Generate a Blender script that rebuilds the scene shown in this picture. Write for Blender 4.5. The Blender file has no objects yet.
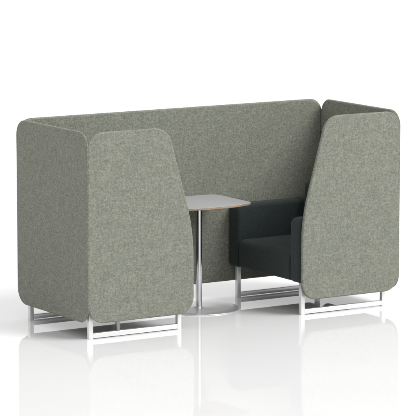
import bpy, bmesh, math, random
from mathutils import Vector, Matrix
random.seed(4)
S = bpy.context.scene
COL = S.collection
R = math.radians

# ------------------------------------------------------------------ camera
F_PX, YAW, PITCH = 2887.9, 0.5564, 0.1459
cam_d = bpy.data.cameras.new('camera'); cam = bpy.data.objects.new('camera', cam_d); COL.objects.link(cam)
cam.location = (-8.9937, -15.9223, 3.5565)
cam.rotation_euler = (math.pi / 2 - PITCH, 0, -YAW)
cam_d.sensor_width = 36.0; cam_d.lens = 36.0 * F_PX / 416.0
cam_d.clip_start = 0.5; cam_d.clip_end = 500
S.camera = cam

# ------------------------------------------------------------------ studio light
w = bpy.data.worlds.new('World'); S.world = w; w.use_nodes = True
bg = w.node_tree.nodes['Background']
bg.inputs['Color'].default_value = (1.0, 1.0, 1.0, 1); bg.inputs['Strength'].default_value = 1.06

def area(name, loc, target, size, power, col=(1, 1, 1)):
    d = bpy.data.lights.new(name, 'AREA'); d.shape = 'DISK'; d.size = size; d.energy = power; d.color = col
    o = bpy.data.objects.new(name, d); COL.objects.link(o); o.location = loc
    o.rotation_euler = (Vector(target) - Vector(loc)).to_track_quat('-Z', 'Y').to_euler()
    return o
area('softbox_key', (26.0, -36.5, 44.0), (1.2, 0.4, 0.5), 33.0, 690 * 58)

S.view_settings.view_transform = 'Standard'; S.view_settings.look = 'None'
S.view_settings.exposure = 0.0; S.view_settings.gamma = 1.0
S.render.resolution_x = 1024; S.render.resolution_y = 1024

# ------------------------------------------------------------------ materials
def new_mat(name):
    m = bpy.data.materials.new(name); m.use_nodes = True
    nt = m.node_tree; b = nt.nodes['Principled BSDF']
    return m, nt, b
def node(nt, t, **kw):
    n = nt.nodes.new(t)
    for k, v in kw.items(): setattr(n, k, v)
    return n
def noise(nt, vec, scale, detail=2.0, rough=0.5, mscale=None):
    if mscale:
        mp = node(nt, 'ShaderNodeMapping'); mp.inputs['Scale'].default_value = mscale
        nt.links.new(vec, mp.inputs['Vector']); vec = mp.outputs['Vector']
    n = node(nt, 'ShaderNodeTexNoise'); n.inputs['Scale'].default_value = scale
    n.inputs['Detail'].default_value = detail; n.inputs['Roughness'].default_value = rough
    nt.links.new(vec, n.inputs['Vector']); return n.outputs['Fac']
def mrange(nt, v, a, b, c=0.0, d=1.0):
    n = node(nt, 'ShaderNodeMapRange'); n.clamp = True
    for i, x in zip(('From Min', 'From Max', 'To Min', 'To Max'), (a, b, c, d)): n.inputs[i].default_value = x
    nt.links.new(v, n.inputs['Value']); return n.outputs['Result']
def math_(nt, op, a, b):
    n = node(nt, 'ShaderNodeMath', operation=op)
    for i, x in enumerate((a, b)):
        if isinstance(x, (int, float)): n.inputs[i].default_value = x
        else: nt.links.new(x, n.inputs[i])
    return n.outputs[0]
def ramp(nt, v, stops):
    n = node(nt, 'ShaderNodeValToRGB'); cr = n.color_ramp
    while len(cr.elements) < len(stops): cr.elements.new(0.5)
    for e, (p, c) in zip(cr.elements, stops): e.position = p; e.color = (*c, 1)
    nt.links.new(v, n.inputs['Fac']); return n.outputs['Color']
def bump(nt, b, h, strength, dist):
    n = node(nt, 'ShaderNodeBump'); n.inputs['Strength'].default_value = strength; n.inputs['Distance'].default_value = dist
    nt.links.new(h, n.inputs['Height']); nt.links.new(n.outputs['Normal'], b.inputs['Normal'])

def fabric(name, dark, mid, light, contrast=1.0, sheen=0.06, soft=0.0):
    m, nt, b = new_mat(name)
    v = node(nt, 'ShaderNodeTexCoord').outputs['Object']
    fib = noise(nt, v, 210, 3, 0.75)                      # single fibres
    fleck = noise(nt, v, 80, 4, 0.75)                      # melange flecks
    yarn_h = noise(nt, v, 45, 3, 0.65, (0.4, 0.4, 2.8))  # slubs along the weft
    yarn_v = noise(nt, v, 45, 3, 0.65, (2.8, 2.8, 0.4))   # and along the warp
    cloud = noise(nt, v, 16, 3, 0.6)
    s = math_(nt, 'MULTIPLY', fib, 0.40)
    s = math_(nt, 'ADD', s, math_(nt, 'MULTIPLY', fleck, 0.34))
    s = math_(nt, 'ADD', s, math_(nt, 'MULTIPLY', yarn_h, 0.12))
    s = math_(nt, 'ADD', s, math_(nt, 'MULTIPLY', yarn_v, 0.10))
    s = math_(nt, 'ADD', s, math_(nt, 'MULTIPLY', cloud, 0.04))
    k = 0.118 / contrast
    f = mrange(nt, s, 0.5 - k, 0.5 + k)
    nt.links.new(ramp(nt, f, [(0.0, dark), (0.5, mid), (1.0, light)]), b.inputs['Base Color'])
    b.inputs['Roughness'].default_value = 0.95
    b.inputs['Specular IOR Level'].default_value = 0.15
    b.inputs['Sheen Weight'].default_value = sheen; b.inputs['Sheen Roughness'].default_value = 0.6
    h = math_(nt, 'ADD', fib, math_(nt, 'MULTIPLY', fleck, 0.8))
    if soft:
        h = math_(nt, 'ADD', math_(nt, 'MULTIPLY', h, 0.5), math_(nt, 'MULTIPLY', noise(nt, v, 7, 2, 0.5), soft))
    bump(nt, b, h, 0.35, 0.004)
    return m
M_SAGE = fabric('sage_wool_felt', (0.086, 0.091, 0.072), (0.166, 0.173, 0.141), (0.275, 0.283, 0.238))
M_DARK = fabric('dark_green_wool', (0.012, 0.017, 0.0165), (0.020, 0.028, 0.0275), (0.032, 0.042, 0.041), 0.8, 0.08, 6.0)

M_STEEL, nt, b = new_mat('satin_silver_steel')
v = node(nt, 'ShaderNodeTexCoord').outputs['Object']
b.inputs['Base Color'].default_value = (0.80, 0.80, 0.81, 1); b.inputs['Metallic'].default_value = 0.45
nt.links.new(mrange(nt, noise(nt, v, 6, 2, 0.5), 0.3, 0.7, 0.30, 0.32), b.inputs['Roughness'])

M_DISC, nt, b = new_mat('satin_disc_steel')
v = node(nt, 'ShaderNodeTexCoord').outputs['Object']
b.inputs['Base Color'].default_value = (0.70, 0.70, 0.71, 1); b.inputs['Metallic'].default_value = 0.75
nt.links.new(mrange(nt, noise(nt, v, 8, 2, 0.5), 0.3, 0.7, 0.34, 0.36), b.inputs['Roughness'])

M_CHROME, nt, b = new_mat('brushed_chrome')
v = node(nt, 'ShaderNodeTexCoord').outputs['Object']
b.inputs['Base Color'].default_value = (0.58, 0.58, 0.595, 1); b.inputs['Metallic'].default_value = 1.0
nt.links.new(mrange(nt, noise(nt, v, 60, 3, 0.6, (1, 1, 0.1)), 0.3, 0.7, 0.17, 0.21), b.inputs['Roughness'])

M_LAM, nt, b = new_mat('grey_laminate')
v = node(nt, 'ShaderNodeTexCoord').outputs['Object']
nt.links.new(ramp(nt, noise(nt, v, 180, 3, 0.6), [(0.3, (0.285, 0.285, 0.285)), (0.7, (0.33, 0.33, 0.328))]), b.inputs['Base Color'])
b.inputs['Roughness'].default_value = 0.5; b.inputs['Specular IOR Level'].default_value = 0.3

M_PLY, nt, b = new_mat('plywood_edge')
v = node(nt, 'ShaderNodeTexCoord').outputs['Object']
lay = noise(nt, v, 14, 3, 0.6, (1, 1, 40))
nt.links.new(ramp(nt, lay, [(0.3, (0.20, 0.135, 0.070)), (0.7, (0.34, 0.245, 0.145))]), b.inputs['Base Color'])
b.inputs['Roughness'].default_value = 0.55

M_BLACK, nt, b = new_mat('black_plastic')
v = node(nt, 'ShaderNodeTexCoord').outputs['Object']
nt.links.new(ramp(nt, noise(nt, v, 300), [(0.3, (0.015, 0.015, 0.015)), (0.7, (0.03, 0.03, 0.03))]), b.inputs['Base Color'])
b.inputs['Roughness'].default_value = 0.6

M_FLOOR, nt, b = new_mat('white_gloss_floor')
v = node(nt, 'ShaderNodeTexCoord').outputs['Object']
nt.links.new(ramp(nt, noise(nt, v, 1.5, 4), [(0.3, (0.745, 0.745, 0.745)), (0.7, (0.76, 0.76, 0.76))]), b.inputs['Base Color'])
b.inputs['Roughness'].default_value = 0.02; b.inputs['IOR'].default_value = 1.54

# ------------------------------------------------------------------ helpers
def tag(o, label=None, cat=None, group=None, kind=None):
    for k, val in (('label', label), ('category', cat), ('group', group), ('kind', kind)):
        if val: o[k] = val
    return o
def thing(name, loc, label, cat, group=None, rz=0.0):
    o = bpy.data.objects.new(name, None); COL.objects.link(o)
    o.location = loc; o.rotation_euler = (0, 0, rz); o.empty_display_size = 0.1
    return tag(o, label, cat, group)
def obj(name, bm, mat, parent=None):
    bmesh.ops.recalc_face_normals(bm, faces=bm.faces)
    me = bpy.data.meshes.new(name); bm.to_mesh(me); bm.free()
    me.materials.append(mat)
    o = bpy.data.objects.new(name, me); COL.objects.link(o)
    if parent: o.parent = parent
    return o

def round_poly(pts, n=14):
    """pts: (u, v, radius), counter-clockwise -> points with rounded corners"""
    out = []
    for i in range(len(pts)):
        p0 = Vector(pts[i - 1][:2]); p = Vector(pts[i][:2]); p1 = Vector(pts[(i + 1) % len(pts)][:2]); r = pts[i][2]
        a = (p0 - p).normalized(); c = (p1 - p).normalized()
        if r <= 0: out.append(p.copy()); continue
        half = a.angle(c) / 2
        t = r / math.tan(half); cen = p + (a + c).normalized() * (r / math.sin(half))
        s = (p + a * t) - cen; e = (p + c * t) - cen
        ang = math.atan2(s.x * e.y - s.y * e.x, s.dot(e))
        for k in range(n + 1):
            th = ang * k / n
            out.append(cen + Vector((s.x * math.cos(th) - s.y * math.sin(th), s.x * math.sin(th) + s.y * math.cos(th))))
    return out
def inset(poly, d):
    out = []; n = len(poly)
    for i in range(n):
        e0 = (poly[i] - poly[i - 1]); e1 = (poly[(i + 1) % n] - poly[i])
        n0 = Vector((-e0.y, e0.x)).normalized(); n1 = Vector((-e1.y, e1.x)).normalized()
        m = (n0 + n1).normalized()
        out.append(poly[i] + m * (d / max(0.3, m.dot(n0))))
    return out
def slab(poly, depth, fil, to3d, mitre=None, nf=6):
    """rounded slab: outline poly, thickness depth, edges rounded by fil; mitre(u, v, d) shifts u with depth"""
    bm = bmesh.new(); rings = []
    lv = []
    for k in range(nf + 1):
        a = math.pi / 2 * k / nf; lv.append((fil * (1 - math.sin(a)), fil * (1 - math.cos(a))))
    # lv: (inset, depth) from the face to the flank
    lv = [(fil * (1 - math.sin(math.pi / 2 * k / nf)), fil * (1 - math.cos(math.pi / 2 * k / nf))) for k in range(nf + 1)]
    prof = lv + [(i, depth - d) for i, d in reversed(lv)]
    for ins, d in prof:
        pl = inset(poly, ins); ring = []
        for p in pl:
            u, v_ = p.x, p.y
            if mitre: u += mitre(u, v_, d)
            ring.append(bm.verts.new(to3d(u, v_, d)))
        rings.append(ring)
    n = len(poly)
    for r0, r1 in zip(rings, rings[1:]):
        for i in range(n):
            f = bm.faces.new((r0[i], r0[(i + 1) % n], r1[(i + 1) % n], r1[i])); f.smooth = True
    bm.faces.new(rings[0]); bm.faces.new(rings[-1])
    return bm
def rbox(bm, x0, x1, y0, y1, z0, z1, r, seg=4):
    t = bmesh.new(); bmesh.ops.create_cube(t, size=1)
    for vv in t.verts: vv.co = Vector(((x0 + x1) / 2 + vv.co.x * (x1 - x0), (y0 + y1) / 2 + vv.co.y * (y1 - y0), (z0 + z1) / 2 + vv.co.z * (z1 - z0)))
    if r > 0:
        bmesh.ops.bevel(t, geom=t.edges[:], offset=r, segments=seg, profile=0.5, affect='EDGES')
        for f in t.faces: f.smooth = True
    me = bpy.data.meshes.new('tmp'); t.to_mesh(me); t.free(); bm.from_mesh(me); bpy.data.meshes.remove(me)
    return bm
def lathe(bm, prof, cx=0, cy=0, n=64):
    rings = [[bm.verts.new((cx + r * math.cos(2 * math.pi * k / n), cy + r * math.sin(2 * math.pi * k / n), z)) for k in range(n)] for r, z in prof]
    for a, c in zip(rings, rings[1:]):
        for k in range(n):
            f = bm.faces.new((a[k], a[(k + 1) % n], c[(k + 1) % n], c[k])); f.smooth = True
    for ring in (rings[0], rings[-1]): bm.faces.new([bm.verts.new(q_.co) for q_ in ring])
    return bm

# ------------------------------------------------------------------ the setting
fl = bmesh.new()
bmesh.ops.create_grid(fl, x_segments=1, y_segments=1, size=150)
tag(obj('studio_floor', fl, M_FLOOR), kind='structure')

# ------------------------------------------------------------------ fabric screen round the booth
L, D, T = 2.4595, 0.9612, 0.027
Z0, Z1 = 0.110, 1.3515
FIL = 0.011
root = thing('privacy_screen', (L / 2, D / 2, 0), 'tall sage grey melange felt screen wrapping round both armchairs and table', 'screen')
def lp(x, y, z): return (x - L / 2, y - D / 2, z)
wing = [(0, Z0, 0.112), (0.803, Z0, 0.112), (0.803, 0.66, 1.35), (0.608, Z1, 0.13), (0, Z1, 0.104)]
pw = round_poly(wing)
G = -0.0012
def mit1(u, v_, d): return (0.003 + d * 0.89) if u < 0.3 else 0.0
obj('wing_panel', slab(pw, T, FIL, lambda u, v_, d: lp(u, d, v_), mit1), M_SAGE, root)
o = obj('wing_panel', slab(pw, T, FIL, lambda u, v_, d: lp(L - u, d, v_), mit1), M_SAGE, root)
def rect(wd): return round_poly([(0, Z0, 0.112), (wd, Z0, 0.112), (wd, Z1, 0.104), (0, Z1, 0.104)])
def mit2(wd):
    return lambda u, v_, d: (d + G) if u < wd / 2 else -(d + G)
def mit3(u, v_, d): return max(0.0, d - 0.009) * 1.5 if u < D / 2 else -(d + G)
obj('end_panel', slab(rect(D), T, FIL, lambda u, v_, d: lp(d, u, v_), mit3), M_SAGE, root)
obj('end_panel', slab(rect(D), T, FIL, lambda u, v_, d: lp(L - d, u, v_), mit3), M_SAGE, root)
obj('back_panel', slab(rect(L), T, FIL, lambda u, v_, d: lp(u, D - d, v_), mit2(L)), M_SAGE, root)

# ------------------------------------------------------------------ armchairs
GRP = 'armchairs facing each other inside the booth'
HX, HY = 0.388, 0.449            # half length and half width of a chair
def make_chair(loc, label):
    """faces -x; origin at its floor centre"""
    c = thing('armchair', loc, label, 'armchair', GRP)
    at = 0.122
    for s in (-1, 1):
        y0, y1 = (HY - at, HY) if s > 0 else (-HY, -HY + at)
        prof = round_poly([(-HX, 0.222, 0.03), (HX, 0.222, 0.03), (HX, 0.664, 0.045), (-HX, 0.664, 0.05)], 10)
        obj('armrest', slab(prof, at, 0.028, lambda u, v_, d: (u, y0 + d, v_), None, 8), M_DARK, c)
    yi = HY - at - 0.003
    # seat: long rounded nose at the front
    prof = round_poly([(-HX + 0.004, 0.226, 0.025), (0.22, 0.226, 0.01), (0.22, 0.425, 0.02), (-HX + 0.004, 0.421, 0.055)], 10)
    obj('seat', slab(prof, 2 * yi, 0.018, lambda u, v_, d: (u, -yi + d, v_), None, 8), M_DARK, c)
    # backrest leaning slightly, rounded top
    prof = round_poly([(0.225, 0.24, 0.01), (HX, 0.24, 0.01), (HX, 0.815, 0.05), (0.172, 0.815, 0.075), (0.135, 0.426, 0.012), (0.225, 0.426, 0.0)], 10)
    prof = round_poly([(0.135, 0.428, 0.012), (HX - 0.004, 0.428, 0.012), (HX - 0.004, 0.815, 0.05), (0.165, 0.815, 0.07)], 10)
    obj('backrest', slab(prof, 2 * yi, 0.03, lambda u, v_, d: (u, -yi + d, v_), None, 8), M_DARK, c)
    # two steel sled frames with square tube
    q = 0.0145; lx = 0.334
    for s in (-1, 1):
        yc = s * 0.402
        bm = bmesh.new()
        rbox(bm, -lx + q + 0.0005, lx - q - 0.0005, yc - q, yc + q, 0.005, 0.037, 0.002, 2)
        fr = obj('sled_frame', bm, M_STEEL, c)
        for k in (-1, 1):
            bm = bmesh.new()
            rbox(bm, k * lx - q, k * lx + q, yc - q - 0.0006, yc + q + 0.0006, 0.0, 0.216, 0.002, 2)
            lg = obj('leg', bm, M_STEEL, fr)
            bm = bmesh.new()
            rbox(bm, min(k * (lx + 0.014), k * (lx - 0.045)), max(k * (lx + 0.014), k * (lx - 0.045)), yc - 0.018, yc + 0.018, 0.216, 0.2218, 0.001, 1)
            obj('mounting_plate', bm, M_STEEL, fr)
    return c
def copy_tree(o, parent=None):
    c = o.copy(); COL.objects.link(c)
    if parent: c.parent = parent
    for ch in list(o.children): copy_tree(ch, c)
    return c
right = make_chair((2.040, D / 2, 0), 'dark green fabric armchair in full view beside the table, silver sled legs')
left = copy_tree(right)
left.location = (0.394, D / 2, 0); left.rotation_euler = (0, 0, math.pi)
left['label'] = 'armchair almost hidden behind the wing panel and end panel, only silver sled legs showing'

# ------------------------------------------------------------------ table
tc = (1.236, 0.645, 0)
tb = thing('pedestal_table', tc, 'small grey topped table with plywood edge on round steel pedestal', 'table')
hx, hy = 0.298, 0.272
prof = round_poly([(-hx, -hy + 0.05, 0.07), (-hx + 0.17, -hy, 0.33), (hx - 0.17, -hy, 0.33), (hx, -hy + 0.05, 0.07), (hx, hy, 0.075), (-hx, hy, 0.075)], 16)
top = obj('table_top', slab(prof, 0.004, 0.0012, lambda u, v_, d: (u, v_, 0.738 - d), None, 3), M_LAM, tb)
obj('edge_band', slab(inset(prof, 0.0008), 0.011, 0.002, lambda u, v_, d: (u, v_, 0.7338 - d), None, 3), M_PLY, top)
bm = bmesh.new(); lathe(bm, [(0.0215, 0.0105), (0.0215, 0.714)], 0, 0, 48); obj('column', bm, M_CHROME, tb)
bm = bmesh.new()
lathe(bm, [(0.276, 0.0), (0.279, 0.001), (0.280, 0.003), (0.279, 0.0055), (0.275, 0.007), (0.20, 0.0075), (0.045, 0.0085), (0.036, 0.0095), (0.030, 0.0125), (0.0225, 0.0135)], 0, 0, 96)
obj('base_plate', bm, M_DISC, tb)
bm = bmesh.new(); rbox(bm, -0.09, 0.09, -0.09, 0.09, 0.714, 0.7225, 0.002, 1); obj('mounting_plate', bm, M_BLACK, tb)
